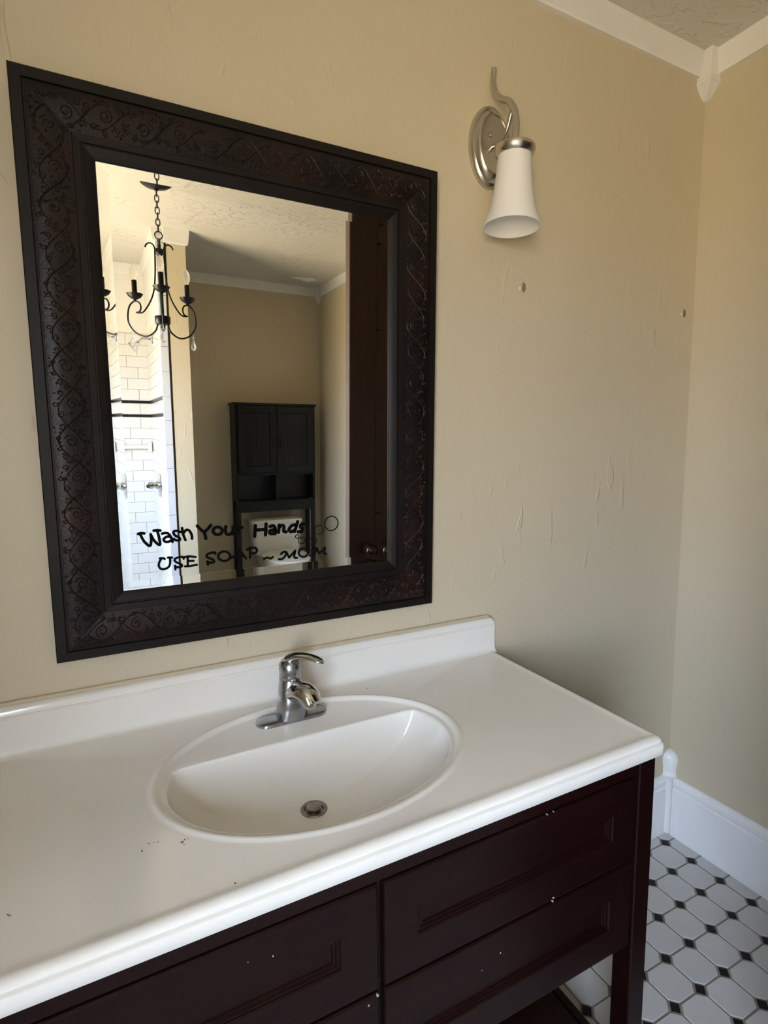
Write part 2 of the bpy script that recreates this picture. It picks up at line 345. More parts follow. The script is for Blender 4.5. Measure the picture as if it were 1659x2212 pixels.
# ------------------------------------------------------------------ octagon and dot floor
TX, TY, PXF, PYF = 1.2988, -0.0485, 0.1021, 0.0990
def clip(poly, ax, lim, keep_less):
    out = []
    for i, a in enumerate(poly):
        b = poly[(i+1) % len(poly)]
        ia = (a[ax] <= lim) if keep_less else (a[ax] >= lim); ib = (b[ax] <= lim) if keep_less else (b[ax] >= lim)
        if ia: out.append(a)
        if ia != ib:
            t = (lim-a[ax])/(b[ax]-a[ax]); out.append((a[0]+(b[0]-a[0])*t, a[1]+(b[1]-a[1])*t))
    return out
def octpoly(cx_, cy_):
    hx_, hy_, c = PXF/2-0.0027, PYF/2-0.0027, 0.0190
    return [(cx_-hx_+c, cy_-hy_), (cx_+hx_-c, cy_-hy_), (cx_+hx_, cy_-hy_+c), (cx_+hx_, cy_+hy_-c), (cx_+hx_-c, cy_+hy_), (cx_-hx_+c, cy_+hy_), (cx_-hx_, cy_+hy_-c), (cx_-hx_, cy_-hy_+c)]
def dotpoly(cx_, cy_):
    d = 0.0155; return [(cx_-d, cy_), (cx_, cy_-d), (cx_+d, cy_), (cx_, cy_+d)]
def tile_bm(bm, poly, z):
    n = len(poly); mx = sum(p[0] for p in poly)/n; my = sum(p[1] for p in poly)/n
    sh = lambda k: [(mx+(x-mx)*k, my+(y-my)*k) for x, y in poly]
    grid(bm, [[(x, y, -0.0025) for x, y in poly], [(x, y, z-0.0010) for x, y in poly], [(x, y, z) for x, y in sh(0.975)]], True, False, True); return bm
def center(poly): n = len(poly); return (sum(p[0] for p in poly)/n, sum(p[1] for p in poly)/n)
fo = NB(); fd = NB(); ns = 0
for i in range(-1, 38):
    for j in range(-1, 37):
        for kind, cx_, cy_ in (('oct', TX-i*PXF-PXF/2, TY-j*PYF-PYF/2), ('dot', TX-i*PXF, TY-j*PYF)):
            if cx_ > XW+0.05 or cx_ < XL-0.05 or cy_ > 0.06 or cy_ < YF-0.05: continue
            full = (octpoly if kind == 'oct' else dotpoly)(cx_, cy_)
            p = clip(clip(clip(clip(full, 0, XW, True), 0, XL, False), 1, 0.0, True), 1, YF, False)
            if len(p) < 3 or (cx_ < XP+0.03 and cy_ < -2.55): continue
            if 0.42 < cx_ < 1.40 and -0.66 < cy_:
                whole = p == full
                c = (cx_, cy_) if whole else center(p)
                key = (kind,) if whole else (kind, i, j)
                piece('octagon_tile' if kind == 'oct' else 'dot_tile', key, lambda: tile_bm(NB(), [(x-c[0], y-c[1]) for x, y in p], 0.0), kind, FLOOR, (c[0], c[1], random.uniform(-0.0004, 0.0))); ns += 1
            else: tile_bm(fo if kind == 'oct' else fd, p, 0.0)
for b_, m_, n_ in ((fo, 'oct', 'octagon_tiles'), (fd, 'dot', 'dot_tiles')):
    o = obj(n_, b_, m_, FLOOR); o['kind'] = 'stuff'
# ------------------------------------------------------------------ framed mirror
MW, MH, ATILT = 0.849, 1.0522, 0.0216
mir = thing('framed_mirror', 'large mirror in a wide dark carved frame with black lettering, hung above the sink', 'mirror', (-0.1012, -0.0025, 1.0164))
mir.rotation_euler = (ATILT, 0, 0)
PROF = [(0, 0), (0, 0.0195), (0.002, 0.0215), (0.0185, 0.0215), (0.0195, 0.0165), (0.0225, 0.0165), (0.0232, 0.0205), (0.030, 0.0222), (0.045, 0.0220), (0.060, 0.0198), (0.075, 0.0170), (0.088, 0.0152), (0.0892, 0.0170), (0.1005, 0.0160), (0.1012, 0.0125), (0.1040, 0.0125), (0.1048, 0.0140), (0.112, 0.0120), (0.1215, 0.0082), (0.1235, 0.0062), (0.1240, 0.0030)]
def hprof(d):
    for (a, ha), (b, hb) in zip(PROF, PROF[1:]):
        if a <= d <= b and b > a: return ha+(hb-ha)*(d-a)/(b-a)
    return 0.02
def mside(i, s, d, h):
    if i == 0: return (-MW/2+s, -h, MH-d)      # top
    if i == 1: return (MW/2-d, -h, MH-s)       # right
    if i == 2: return (MW/2-s, -h, d)          # bottom
    return (-MW/2+d, -h, s)                    # left
LEN = (MW, MH, MW, MH)
def spiral(cx_, cy_, r0, r1, t0, turns, sgn, n=18):
    return [(cx_+(r0+(r1-r0)*k/n)*math.cos(t0+sgn*2*PI*turns*k/n), cy_+(r0+(r1-r0)*k/n)*math.sin(t0+sgn*2*PI*turns*k/n)) for k in range(n+1)]
for i in range(4):
    L_ = LEN[i]
    def strip(lo, hi):
        bm = NB(); pr = PROF[lo:hi+1]
        grid(bm, [[mside(i, d, d, h) for d, h in pr], [mside(i, L_-d, d, h) for d, h in pr]], False); return bm
    bo = strip(0, 6); pr = [PROF[k] for k in (0, 20)]
    rail = obj('frame_rail', bo, 'frame', mir, 25, True)
    obj('carved_panel', strip(6, 11), 'panel', rail, 40, True, 'dark brown panel embossed with scrolling vines')
    obj('inner_molding', strip(11, 20), 'frame', rail, 25, True)
    # raised vine scrollwork
    bm = NB(); nper = round((L_-0.14)/0.128); p = (L_-0.10)/nper; s0 = 0.050
    def put(path, r):
        pts = [mside(i, s, min(max(d, 0.0245), 0.0865), hprof(min(max(d, 0.0245), 0.0865))+0.0004) for s, d in path if 0.022 < s < L_-0.022 and d < s-0.001 and d < L_-s-0.001]
        if len(pts) > 2: tube(bm, pts, r, 5, 1.0, (0, -1, 0))
    A_ = 0.0235; dc = 0.0555
    put([(s0+p*k/24, dc+A_*math.sin(2*PI*k/24)) for k in range(-10, nper*24+11)], 0.0013)
    put([(s0+p*k/24, dc-0.85*A_*math.sin(2*PI*k/24+0.6)) for k in range(-10, nper*24+11)], 0.0010)
    for k in range(-1, nper*2+1):
        sg = 1 if k % 2 == 0 else -1; sc = s0+p*(k/2+0.25)
        put(spiral(sc, dc+sg*0.003, 0.0120, 0.002, PI/2*sg+0.4, 1.5, -sg), 0.0011)
        for (ds, dd, r0, t0, s_) in ((-0.020, -0.017, 0.0065, 0.0, 1), (0.019, -0.016, 0.0062, PI, -1), (-0.001, -0.024, 0.0052, 1.0, 1), (0.027, 0.016, 0.0066, 2.2, 1), (-0.028, 0.013, 0.0060, 4.0, -1), (0.004, 0.023, 0.0048, 5.0, 1), (-0.014, 0.022, 0.0042, 1.4, 1), (0.030, -0.004, 0.0048, 0.6, -1)):
            put(spiral(sc+ds, dc+sg*dd, r0, 0.0014, t0*sg, 1.15, s_*sg, 11), 0.0010)
        for _ in range(16):
            ss = sc+random.uniform(-0.032, 0.032); dd = dc+random.uniform(-0.030, 0.030); a_ = random.uniform(0, 6.28); l_ = random.uniform(0.0025, 0.006)
            put([(ss+l_*t*math.cos(a_+t*0.9), dd+l_*t*math.sin(a_+t*0.9)) for t in (-0.6, -0.2, 0.2, 0.6)], [0.0007, 0.0014, 0.0014, 0.0007])
    o = obj('vine_carving', bm, 'panel', rail, 60, True); o['kind'] = 'stuff'
obj('backing', box(NB(), (-MW/2+0.004, -0.0028, 0.004), (MW/2-0.004, 0, MH-0.004)), 'black', mir, None, True)
# bevelled glass
gx0, gx1, gz0, gz1 = -MW/2+0.1232, MW/2-0.1232, 0.1232, MH-0.1232
bw = 0.019; rise = bw*0.037; yg = -0.0034
bm = NB()
inn = [(gx0+bw, yg, gz0+bw), (gx1-bw, yg, gz0+bw), (gx1-bw, yg, gz1-bw), (gx0+bw, yg, gz1-bw)]
out_ = [(gx0, yg-rise, gz0), (gx1, yg-rise, gz0), (gx1, yg-rise, gz1), (gx0, yg-rise, gz1)]
V1 = [bm.verts.new(p_) for p_ in inn]; V2 = [bm.verts.new(p_) for p_ in out_]
bm.faces.new(V1)
for k in range(4): bm.faces.new((V2[k], V2[(k+1) % 4], V1[(k+1) % 4], V1[k]))
obj('mirror_glass', bm, 'mirror', mir, None, True, 'mirror glass with a narrow bevelled border')
# vinyl lettering: brushed strokes lying on the glass (mm in the mirror's own plane)
WORDS = [
 ('wash', 5.5, [[(-267.3, 237.8),(-260.7, 238.9),(-256.1, 237.7)], [(-263.7, 237.2),(-257.0, 221.3),(-246.9, 211.1),(-243.7, 222.6),(-244.1, 235.2)], [(-243.8, 233.9),(-237.5, 220.4),(-227.9, 211.4),(-228.3, 226.1),(-231.3, 241.0)], [(-237.9, 242.3),(-231.2, 242.5),(-225.4, 241.3)], [(-222.3, 234.6),(-215.8, 235.5),(-209.9, 233.2),(-205.0, 224.1),(-203.1, 215.9)], [(-206.5, 225.9),(-213.2, 227.7),(-219.8, 223.0),(-217.5, 217.7),(-211.5, 216.7),(-205.3, 219.2)], [(-186.9, 235.4),(-194.4, 238.3),(-200.2, 236.5),(-197.9, 229.3),(-189.7, 223.7),(-188.8, 218.6),(-195.4, 218.4),(-200.6, 221.7)], [(-183.0, 243.4),(-181.7, 230.5),(-177.6, 217.7)], [(-180.4, 232.8),(-175.1, 238.6),(-169.0, 236.7),(-164.7, 227.4),(-164.3, 219.2)]]),
 ('use', 4.6, [[(-229.3, 183.5),(-223.0, 183.2),(-220.0, 181.5)], [(-226.8, 182.2),(-230.9, 174.8),(-232.0, 167.5),(-227.9, 160.8),(-219.6, 160.3),(-212.5, 164.5),(-209.8, 172.5),(-209.7, 182.5)], [(-213.5, 183.4),(-209.3, 183.3),(-205.5, 182.6)], [(-183.0, 178.1),(-184.3, 182.0),(-190.9, 182.2),(-199.5, 179.8),(-200.5, 174.9),(-194.6, 170.1),(-187.8, 166.0),(-187.6, 161.8),(-194.3, 160.6),(-199.6, 162.2)], [(-200.6, 164.9),(-200.2, 156.9)], [(-180.9, 181.2),(-172.2, 182.0),(-158.9, 179.4)], [(-174.6, 181.0),(-175.5, 162.1)], [(-173.5, 172.0),(-163.2, 171.4)], [(-181.0, 161.3),(-171.6, 161.0),(-162.9, 161.6),(-156.9, 162.1)]]),
 ('your', 6.8, [[(-152.4, 245.4),(-146.0, 237.5),(-139.1, 231.1)], [(-124.9, 245.0),(-131.6, 237.2),(-138.1, 231.0),(-137.0, 223.3),(-136.5, 216.9)], [(-101.5, 231.1),(-102.1, 228.5),(-103.5, 226.3),(-105.7, 224.6),(-108.5, 223.7),(-111.5, 223.5),(-114.4, 224.2),(-117.1, 225.6),(-119.1, 227.6),(-120.4, 230.0),(-120.7, 232.6),(-120.2, 235.1),(-118.7, 237.3),(-116.5, 239.0),(-113.8, 239.9),(-110.8, 240.1),(-107.9, 239.5),(-105.2, 238.1),(-103.2, 236.1),(-101.9, 233.7),(-101.5, 231.1)], [(-93.6, 239.9),(-95.0, 231.0),(-92.1, 223.0),(-84.6, 222.2),(-79.0, 228.9)], [(-78.4, 237.9),(-78.0, 221.9)], [(-69.4, 236.7),(-68.5, 222.4)], [(-68.4, 230.6),(-64.4, 235.7),(-58.9, 235.1)]]),
 ('soap', 5.2, [[(-118.0, 182.3),(-119.1, 185.1),(-127.3, 185.1),(-135.5, 181.6),(-135.0, 176.4),(-127.8, 172.3),(-121.9, 168.2),(-122.4, 164.0),(-129.8, 163.9),(-134.6, 165.3)], [(-134.9, 167.0),(-134.4, 160.1)], [(-86.7, 173.7),(-87.4, 170.5),(-89.4, 167.7),(-92.3, 165.7),(-96.0, 164.6),(-100.0, 164.5),(-103.9, 165.4),(-107.4, 167.3),(-110.2, 169.9),(-111.9, 173.0),(-112.4, 176.3),(-111.6, 179.4),(-109.7, 182.2),(-106.8, 184.2),(-103.2, 185.4),(-99.2, 185.5),(-95.2, 184.6),(-91.7, 182.8),(-88.9, 180.1),(-87.2, 177.0),(-86.7, 173.7)], [(-85.7, 169.5),(-78.9, 172.5),(-71.1, 176.9),(-65.7, 186.7),(-60.8, 177.7),(-52.8, 165.4)], [(-76.3, 173.4),(-56.8, 172.0)], [(-42.9, 186.5),(-43.4, 171.5),(-44.0, 165.6)], [(-49.3, 184.5),(-40.7, 187.9),(-31.1, 186.7),(-27.6, 180.6),(-31.5, 175.7),(-39.4, 175.4)]]),
 ('hands', 7.5, [[(-29.4, 237.3),(-31.8, 213.0)], [(-5.3, 239.3),(-7.3, 214.2)], [(-30.7, 227.1),(-5.6, 227.0)], [(3.4, 232.6),(11.1, 233.7),(15.0, 227.3),(14.5, 215.2)], [(13.4, 224.9),(4.4, 223.4),(2.0, 218.1),(8.1, 215.7),(13.9, 219.1)], [(24.6, 234.2),(22.5, 217.4)], [(24.5, 229.1),(30.4, 233.2),(35.6, 230.0),(34.7, 219.4),(40.5, 217.6)], [(68.1, 239.2),(64.5, 228.0),(60.3, 216.7)], [(63.3, 232.3),(54.0, 230.8),(47.2, 222.6),(51.7, 216.7),(60.4, 220.3)], [(83.4, 232.5),(76.6, 231.7),(74.5, 226.3),(79.4, 221.7),(77.9, 215.9),(68.9, 215.4)]]),
 ('mom', 4.9, [[(-12.0, 160.1),(-4.9, 162.4),(2.7, 159.4),(8.2, 162.5)], [(27.5, 167.5),(32.8, 171.3),(39.4, 170.2),(35.8, 160.4),(28.5, 155.3),(22.0, 155.9)], [(40.0, 170.1),(45.9, 157.0)], [(45.9, 157.0),(60.9, 172.0)], [(60.9, 172.0),(58.3, 156.8),(64.9, 154.5)], [(91.4, 164.1),(90.8, 161.1),(89.2, 158.5),(86.7, 156.6),(83.5, 155.5),(80.1, 155.4),(76.7, 156.2),(73.6, 157.9),(71.2, 160.3),(69.7, 163.2),(69.2, 166.2),(69.8, 169.2),(71.5, 171.7),(73.9, 173.7),(77.1, 174.8),(80.5, 174.9),(83.9, 174.1),(87.0, 172.4),(89.4, 170.0),(91.0, 167.1),(91.4, 164.1)], [(101.3, 168.2),(106.9, 172.7),(113.8, 172.3),(109.5, 163.0),(102.5, 157.4),(95.6, 157.0)], [(113.8, 172.3),(119.4, 159.7)], [(119.4, 159.7),(134.3, 172.0)], [(134.3, 172.0),(131.7, 158.8),(137.1, 156.9)]]),
]
def stroke(bm, pts, w, y0=-0.0042):
    P = [Vector((p_[0]/1000, p_[1]/1000, 0)) for p_ in pts]
    closed = (P[0]-P[-1]).length < 1e-5
    if not closed: P = smooth_path(P, 5)
    n = len(P); r = w/2000; lft = []; rgt = []
    for k, p_ in enumerate(P):
        a = P[(k-1) % (n-1)] if closed else P[max(k-1, 0)]; b = P[(k+1) % (n-1)] if closed else P[min(k+1, n-1)]
        t = (b-a).normalized(); nn = Vector((-t.y, t.x, 0)); lft.append(p_+nn*r); rgt.append(p_-nn*r)
    q = lambda v, y: (v.x, y, v.y)
    vf = [[bm.verts.new(q(a, y0)), bm.verts.new(q(b, y0))] for a, b in zip(lft, rgt)]
    for a, b in zip(vf, vf[1:]): bm.faces.new((a[0], a[1], b[1], b[0]))
    if not closed:
        for e in (P[0], P[-1]):
            c = bm.verts.new(q(e, y0)); ring = [bm.verts.new(q(e+Vector((math.cos(2*PI*k/12), math.sin(2*PI*k/12), 0))*r, y0)) for k in range(12)]
            for k in range(12): bm.faces.new((c, ring[k], ring[(k+1) % 12]))
for nm, w, strokes in WORDS:
    bm = NB()
    for st in strokes: stroke(bm, st, w)
    r_ = bmesh.ops.extrude_face_region(bm, geom=bm.faces[:])
    for v in r_['geom']:
        if isinstance(v, bmesh.types.BMVert): v.co.y += 0.0004
    obj('lettering', bm, 'vinyl', mir, None, True, 'black vinyl lettering stuck on the glass')
for bx_, bz_, R_, w_ in ((151.1, 228.9, 17.0, 2.4), (120.0, 215.9, 11.0, 1.5), (66.4, 204.5, 4.3, 1.7), (76.5, 194.1, 7.4, 1.7), (104.4, 190.7, 9.3, 1.7)):
    bm = NB(); prof = [(R_/1000-w_/2000, 0), (R_/1000+w_/2000, 0), (R_/1000+w_/2000, 0.0004), (R_/1000-w_/2000, 0.0004)]
    rings = [[(bx_/1000+r*math.cos(2*PI*k/32), -0.0042+y, bz_/1000+r*math.sin(2*PI*k/32)) for r, y in prof] for k in range(33)]
    grid(bm, rings); obj('bubble_outline', bm, 'vinyl', mir, None, True)
# ------------------------------------------------------------------ vanity cabinet
VX0, VX1, VY = -0.708, 0.520, -0.545
van = thing('vanity_cabinet', 'dark cherry-stained open-bottom vanity cabinet with four panelled drawers', 'cabinet', (-0.094, -0.28, 0))
LW = 0.046
for lx in (VX0, VX1-LW):
    for ly in (VY, -0.008-LW): obj('leg', box(NB(), (lx, ly, 0), (lx+LW, ly+LW, 0.816), 0.0025), 'wood', van)
obj('top_rail', box(NB(), (VX0+LW, VY+0.004, 0.779), (VX1-LW, VY+0.026, 0.816), 0.0015), 'wood', van)
for lx in (VX0+0.008, VX1-0.026): obj('side_panel', box(NB(), (lx, VY+LW, 0.40), (lx+0.018, -0.008-LW, 0.816)), 'wood', van)
obj('back_panel', box(NB(), (VX0+LW, -0.03, 0.40), (VX1-LW, -0.02, 0.816)), 'wood_in', van)
obj('bottom_panel', box(NB(), (VX0+LW, VY+0.022, 0.400), (VX1-LW, -0.03, 0.410)), 'wood_in', van)
obj('center_divider', box(NB(), (-0.104, VY+0.020, 0.410), (-0.084, VY+0.04, 0.779)), 'wood_in', van)
def drawer(x0, x1, z0_, z1_):
    bm = NB(); f = VY+0.002
    ring = lambda d, h: [(x0+d, f+0.016-h, z0_+d), (x1-d, f+0.016-h, z0_+d), (x1-d, f+0.016-h, z1_-d), (x0+d, f+0.016-h, z1_-d)]
    grid(bm, [ring(d, h) for d, h in ((0, 0), (0, 0.0135), (0.0015, 0.0155), (0.003, 0.016))], True, True, False)
    dr = obj('drawer', bm, 'wood', van)
    w = 0.060
    # four mitred frame boards, each its own piece
    for k in range(4):
        b = NB(); oa = ring(0.003, 0.016); ob = ring(w, 0.016); oc = ring(w+0.0025, 0.0135); a2 = ring(0.003, 0.006); b2 = ring(w+0.0025, 0.006)
        j = (k+1) % 4
        sh = 0.00025
        quad = [oa[k], oa[j], ob[j], ob[k]]
        rings = [[a2[k], oa[k], ob[k], oc[k], b2[k]], [a2[j], oa[j], ob[j], oc[j], b2[j]]]
        grid(b, rings, True, True, True); obj('drawer_frame_board', b, 'wood', dr, 25)
    b = NB(); grid(b, [ring(d, h) for d, h in ((w+0.0025, 0.0125), (w+0.006, 0.0125), (w+0.0075, 0.0095), (w+0.011, 0.0095), (w+0.0125, 0.0065), (w+0.016, 0.0062))], True, False, False)
    b2 = ring(w+0.016, 0.0062); b.faces.new([b.verts.new(p_) for p_ in b2]); obj('drawer_panel', b, 'wood', dr, None)
for x0, x1 in ((-0.090, 0.467), (-0.655, -0.1005)):
    drawer(x0, x1, 0.601, 0.776); drawer(x0, x1, 0.412, 0.595)
obj('shelf', box(NB(), (VX0+0.05, VY+0.012, 0.085), (VX1-0.05, -0.03, 0.103), 0.002), 'wood', van)
for lx in (VX0+LW/2, VX1-LW/2): 
    obj('shelf_rail', box(NB(), (lx-0.009 if lx > 0 else lx-0.009, VY+LW, 0.06), (lx+0.009, -0.008-LW, 0.085)), 'wood', van)
for cx_, cz_, r in ((q_[0], q_[1], q_[2]*0.75) for q_ in ((0.255, 0.607, 0.0028), (0.254, 0.600, 0.0022), (0.135, 0.552, 0.0018), (0.095, 0.538, 0.0014), (-0.103, 0.5925, 0.0035), (-0.118, 0.583, 0.0026), (-0.261, 0.735, 0.0018), (0.235, 0.7765, 0.0020), (0.250, 0.7765, 0.0014), (-0.295, 0.742, 0.0012))):
    b = NB(); pts = [(cx_+r*random.uniform(0.6, 1.1)*math.cos(t), cz_+r*random.uniform(0.5, 1.0)*math.sin(t)) for t in [2*PI*k/7 for k in range(7)]]
    grid(b, [[(x, VY+0.001, z_) for x, z_ in pts], [(x, VY+0.0045, z_) for x, z_ in pts]], True, True, True); obj('paint_chip', b, 'chip', van)
# ------------------------------------------------------------------ countertop with moulded bowl
CX0, CX1, CYF, ZT = -0.720, 0.532, -0.560, 0.850
top = thing('vanity_countertop', 'ivory moulded countertop with an oval integral sink on the dark vanity', 'countertop', (-0.094, -0.28, 0.816))
CC = Vector((-0.094, -0.282)); DR = Vector((-0.099, -0.262)); ZB = 0.7225
def ell_r(a, b, t): return 1/math.sqrt((math.cos(t)/a)**2+(math.sin(t)/b)**2)
def dshape(t):
    e = ell_r(0.268, 0.190, t)
    if math.sin(t) <= 0.02: return e
    l = 0.075/math.sin(t); k = 0.022
    h = max(k-abs(e-l), 0)/k
    return min(e, l)-h*h*k*0.25
def rect_r(t, d, rc=0.016):
    c, s = math.cos(t), math.sin(t)
    x0, x1, y0_, y1_ = CX0+d, CX1-d, CYF+d, 0.0-d*0.02
    def inside(r):
        x, y = CC.x+r*c, CC.y+r*s
        if not (x0 <= x <= x1 and y0_ <= y <= y1_): return False
        rr = max(rc-d, 0.001)
        for qx, sx in ((x0+rr, -1), (x1-rr, 1)):
            if (x-qx)*sx > 0 and y < y0_+rr and (x-qx)**2+(y-y0_-rr)**2 > rr*rr: return False
        return True
    lo, hi = 0.05, 1.2
    for _ in range(34):
        m_ = (lo+hi)/2
        if inside(m_): lo = m_
        else: hi = m_
    return lo
angs = set(2*PI*k/200 for k in range(200))
for px_, py_ in ((CX1, CYF), (CX0, CYF)):
    a0 = math.atan2(py_-CC.y, px_-CC.x) % (2*PI)
    for k in range(-14, 15): angs.add((a0+k*0.0026) % (2*PI))
for px_, py_ in ((CX1, 0), (CX0, 0)): angs.add(math.atan2(py_-CC.y, px_-CC.x) % (2*PI))
angs = sorted(angs)
rings = []
K = 26
for k in range(K+1):
    s = k/K; ring = []
    for t in angs:
        E_ = CC+Vector((math.cos(t), math.sin(t)))*dshape(t); D_ = DR+Vector((math.cos(t), math.sin(t)))*0.0235
        g = 0.20*s+0.80*s**3.2
        p_ = D_.lerp(E_, 1-(1-s)**1.25); ring.append((p_.x, p_.y, ZB+(0.838-ZB)*g))
    rings.append(ring)
def ering(f, z_): return [(CC.x+f(t)*math.cos(t), CC.y+f(t)*math.sin(t), z_) for t in angs]
rings.append(ering(lambda t: dshape(t)+0.002, 0.8425)); rings.append(ering(lambda t: dshape(t)+0.005, 0.8442)); rings.append(ering(lambda t: dshape(t)+0.009, 0.8448))
for a_, b_, z_ in ((0.2800, 0.2020, 0.8450), (0.2835, 0.2055, 0.8480), (0.2870, 0.2090, 0.8530), (0.2910, 0.2130, 0.8548), (0.2950, 0.2170, 0.8536), (0.2985, 0.2205, 0.8508), (0.3025, 0.2245, 0.8500)):
    rings.append(ering(lambda t: max(ell_r(a_, b_, t), dshape(t)+0.0095), z_)) if z_ <= 0.85 else rings.append([(x, y, 0.85+(z_-0.85)*(0.60+0.40*max(0.0, min(1.0, (y-CC.y)/0.15+0.3)))) for x, y, z in ering(lambda t: max(ell_r(a_, b_, t), dshape(t)+0.0095), z_)])
for d, z_ in ((0.034, 0.8500), (0.024, 0.8502), (0.019, 0.8516), (0.014, 0.8514), (0.0085, 0.8490), (0.0055, 0.8455), (0.0052, 0.8430), (0.0060, 0.8412), (0.0042, 0.8402), (0.0012, 0.8392), (0.0, 0.8370), (0.0, 0.8185), (0.002, 0.8165), (0.03, 0.8163)):
    rings.append(ering(lambda t: rect_r(t, d), z_))
rings.append(ering(lambda t: max(ell_r(0.305, 0.227, t), 0.1), 0.8163))
# underside of the bowl
for s in (0.97, 0.8, 0.55, 0.3): rings.append(ering(lambda t: 0.05+(ell_r(0.29, 0.21, t)-0.05)*s, 0.8163-0.108*(1-s**2.2)))
bm = NB(); grid(bm, rings, True, False, False)
obj('countertop_slab', bm, 'marble', top, 50)
bm = NB(); bp = [(0, 0.8495), (-0.036, 0.8495), (-0.030, 0.8512), (-0.0250, 0.8560), (-0.0225, 0.8640), (-0.0215, 0.9225), (-0.0190, 0.9250), (-0.0190, 0.9262), (-0.0215, 0.9288), (-0.0205, 0.9380), (-0.0165, 0.9435), (-0.010, 0.9455), (0, 0.9455)]
def bring(x, drop, cut): return [(x, y, min(z_, 0.9455-drop) if z_ > 0.9 else z_) for y, z_ in bp]
xs = [(CX0, 0.016), (CX0+0.004, 0.008), (CX0+0.016, 0), (CX1-0.016, 0), (CX1-0.009, 0.002), (CX1-0.004, 0.007), (CX1-0.001, 0.014), (CX1, 0.022)]
grid(bm, [bring(x, d, 0) for x, d in xs], True, True, True)
obj('backsplash', bm, 'marble', top, 35)
bm = NB(); tube(bm, [(CX0, -0.003, 0.9465), (0.0, -0.003, 0.9468), (CX1-0.016, -0.003, 0.9465), (CX1-0.003, -0.003, 0.9405), (CX1+0.002, -0.003, 0.925), (CX1+0.002, -0.003, 0.86)], 0.0048, 8)
obj('caulk_bead', bm, 'caulk', top, 60)
for (cx_, cy_, n_) in ((-0.399, -0.403, 4), (-0.354, -0.413, 8), (-0.569, -0.448, 4), (0.100, -0.075, 2), (-0.300, -0.530, 2)):
    for k in range(n_):
        b = NB(); x = cx_+random.gauss(0, 0.006); y = cy_+random.gauss(0, 0.004); r = random.uniform(0.0005, 0.0016)
        lathe(b, [(r, 0.8495), (r*0.8, 0.8506), (r*0.3, 0.8509)], 6, (x, y, 0), 1.0, random.uniform(0.4, 1)); obj('dirt_fleck', b, 'dirt', top)
# drain
dr = thing('sink_drain', 'round tarnished pop-up drain in the bottom of the oval sink', 'drain', (DR.x, DR.y, ZB))
c0 = (DR.x, DR.y, ZB)
obj('drain_flange', lathe(NB(), [(0.0262, -0.002), (0.0262, 0.0012), (0.0250, 0.0024), (0.0190, 0.0016), (0.0170, -0.002), (0.0165, -0.012), (0.0, -0.012)], 32, c0, cap1=False), 'drain', dr, 40)
obj('stopper', lathe(NB(), [(0.0115, -0.011), (0.0115, 0.003), (0.0148, 0.0042), (0.0152, 0.0062), (0.0130, 0.0076), (0.0, 0.0086)], 32, c0, cap1=False), 'drain', dr, 40)
# ------------------------------------------------------------------ faucet
fx, fy, fz = -0.094, -0.118, 0.8450
fa = thing('faucet', 'single-lever chrome faucet standing on the ledge behind the sink bowl', 'faucet', (fx, fy, fz))
def stadium(a, b, z_, n=12): # a half length straight, b radius
    pts = []
    for k in range(n+1): t = -PI/2+PI*k/n; pts.append((fx+a+b*math.cos(t), fy+b*math.sin(t), z_))
    for k in range(n+1): t = PI/2+PI*k/n; pts.append((fx-a+b*math.cos(t), fy+b*math.sin(t), z_))
    return pts
bm = NB(); grid(bm, [stadium(0.052, 0.0255, fz), stadium(0.052, 0.0260, fz+0.003), stadium(0.052, 0.0255, fz+0.006), stadium(0.051, 0.0235, fz+0.0075)], True, True, True)
obj('base_plate', bm, 'chrome_dull', fa, 40)
# body: rounded column that leans forward into a hooded spout
def oval(cx_, cy_, cz_, rx, ry, tilt, n=28, p=2.4):
    out = []
    for k in range(n):
        t = 2*PI*k/n; c, s = math.cos(t), math.sin(t)
        u = rx*math.copysign(abs(c)**(2/p), c); v = ry*math.copysign(abs(s)**(2/p), s)
        out.append((cx_+u, cy_+v*math.cos(tilt), cz_+v*math.sin(tilt)))
    return out
bm = NB()
grid(bm, [oval(fx, fy-0.002, fz+0.006, 0.0345, 0.0260, 0), oval(fx, fy-0.003, fz+0.018, 0.0335, 0.0280, 0), oval(fx, fy-0.004, fz+0.036, 0.0310, 0.0290, 0.0), oval(fx, fy-0.003, fz+0.056, 0.0275, 0.0275, 0), oval(fx, fy+0.000, fz+0.072, 0.0252, 0.0250, 0), oval(fx, fy+0.002, fz+0.084, 0.0240, 0.0240, 0, p=2), oval(fx, fy+0.002, fz+0.090, 0.0230, 0.0230, 0, p=2)], True, True, True)
obj('body', bm, 'chrome_dull', fa, 60)
bm = NB(); path = [(fy+0.004, fz+0.050, 0.024), (fy-0.014, fz+0.062, 0.0262), (fy-0.032, fz+0.069, 0.0265), (fy-0.047, fz+0.067, 0.0258), (fy-0.060, fz+0.060, 0.0242), (fy-0.067, fz+0.051, 0.0205)]
spin = lambda p_: (fx+(p_[0]-fx)*math.cos(0.42)-(p_[1]-fy)*math.sin(0.42), fy+(p_[0]-fx)*math.sin(0.42)+(p_[1]-fy)*math.cos(0.42), p_[2])
rg = []
for k, (py_, pz_, r) in enumerate(path):
    a = path[max(k-1, 0)]; b = path[min(k+1, len(path)-1)]; ty, tz = b[0]-a[0], b[1]-a[1]; l_ = math.hypot(ty, tz); ny, nz = -tz/l_, ty/l_
    rg.append([spin((fx+r*1.0*math.cos(2*PI*q/28), py_+ny*r*0.82*math.sin(2*PI*q/28), pz_+nz*r*0.82*math.sin(2*PI*q/28))) for q in range(28)])
grid(bm, rg, True, True, True); obj('spout', bm, 'chrome', fa, 60)
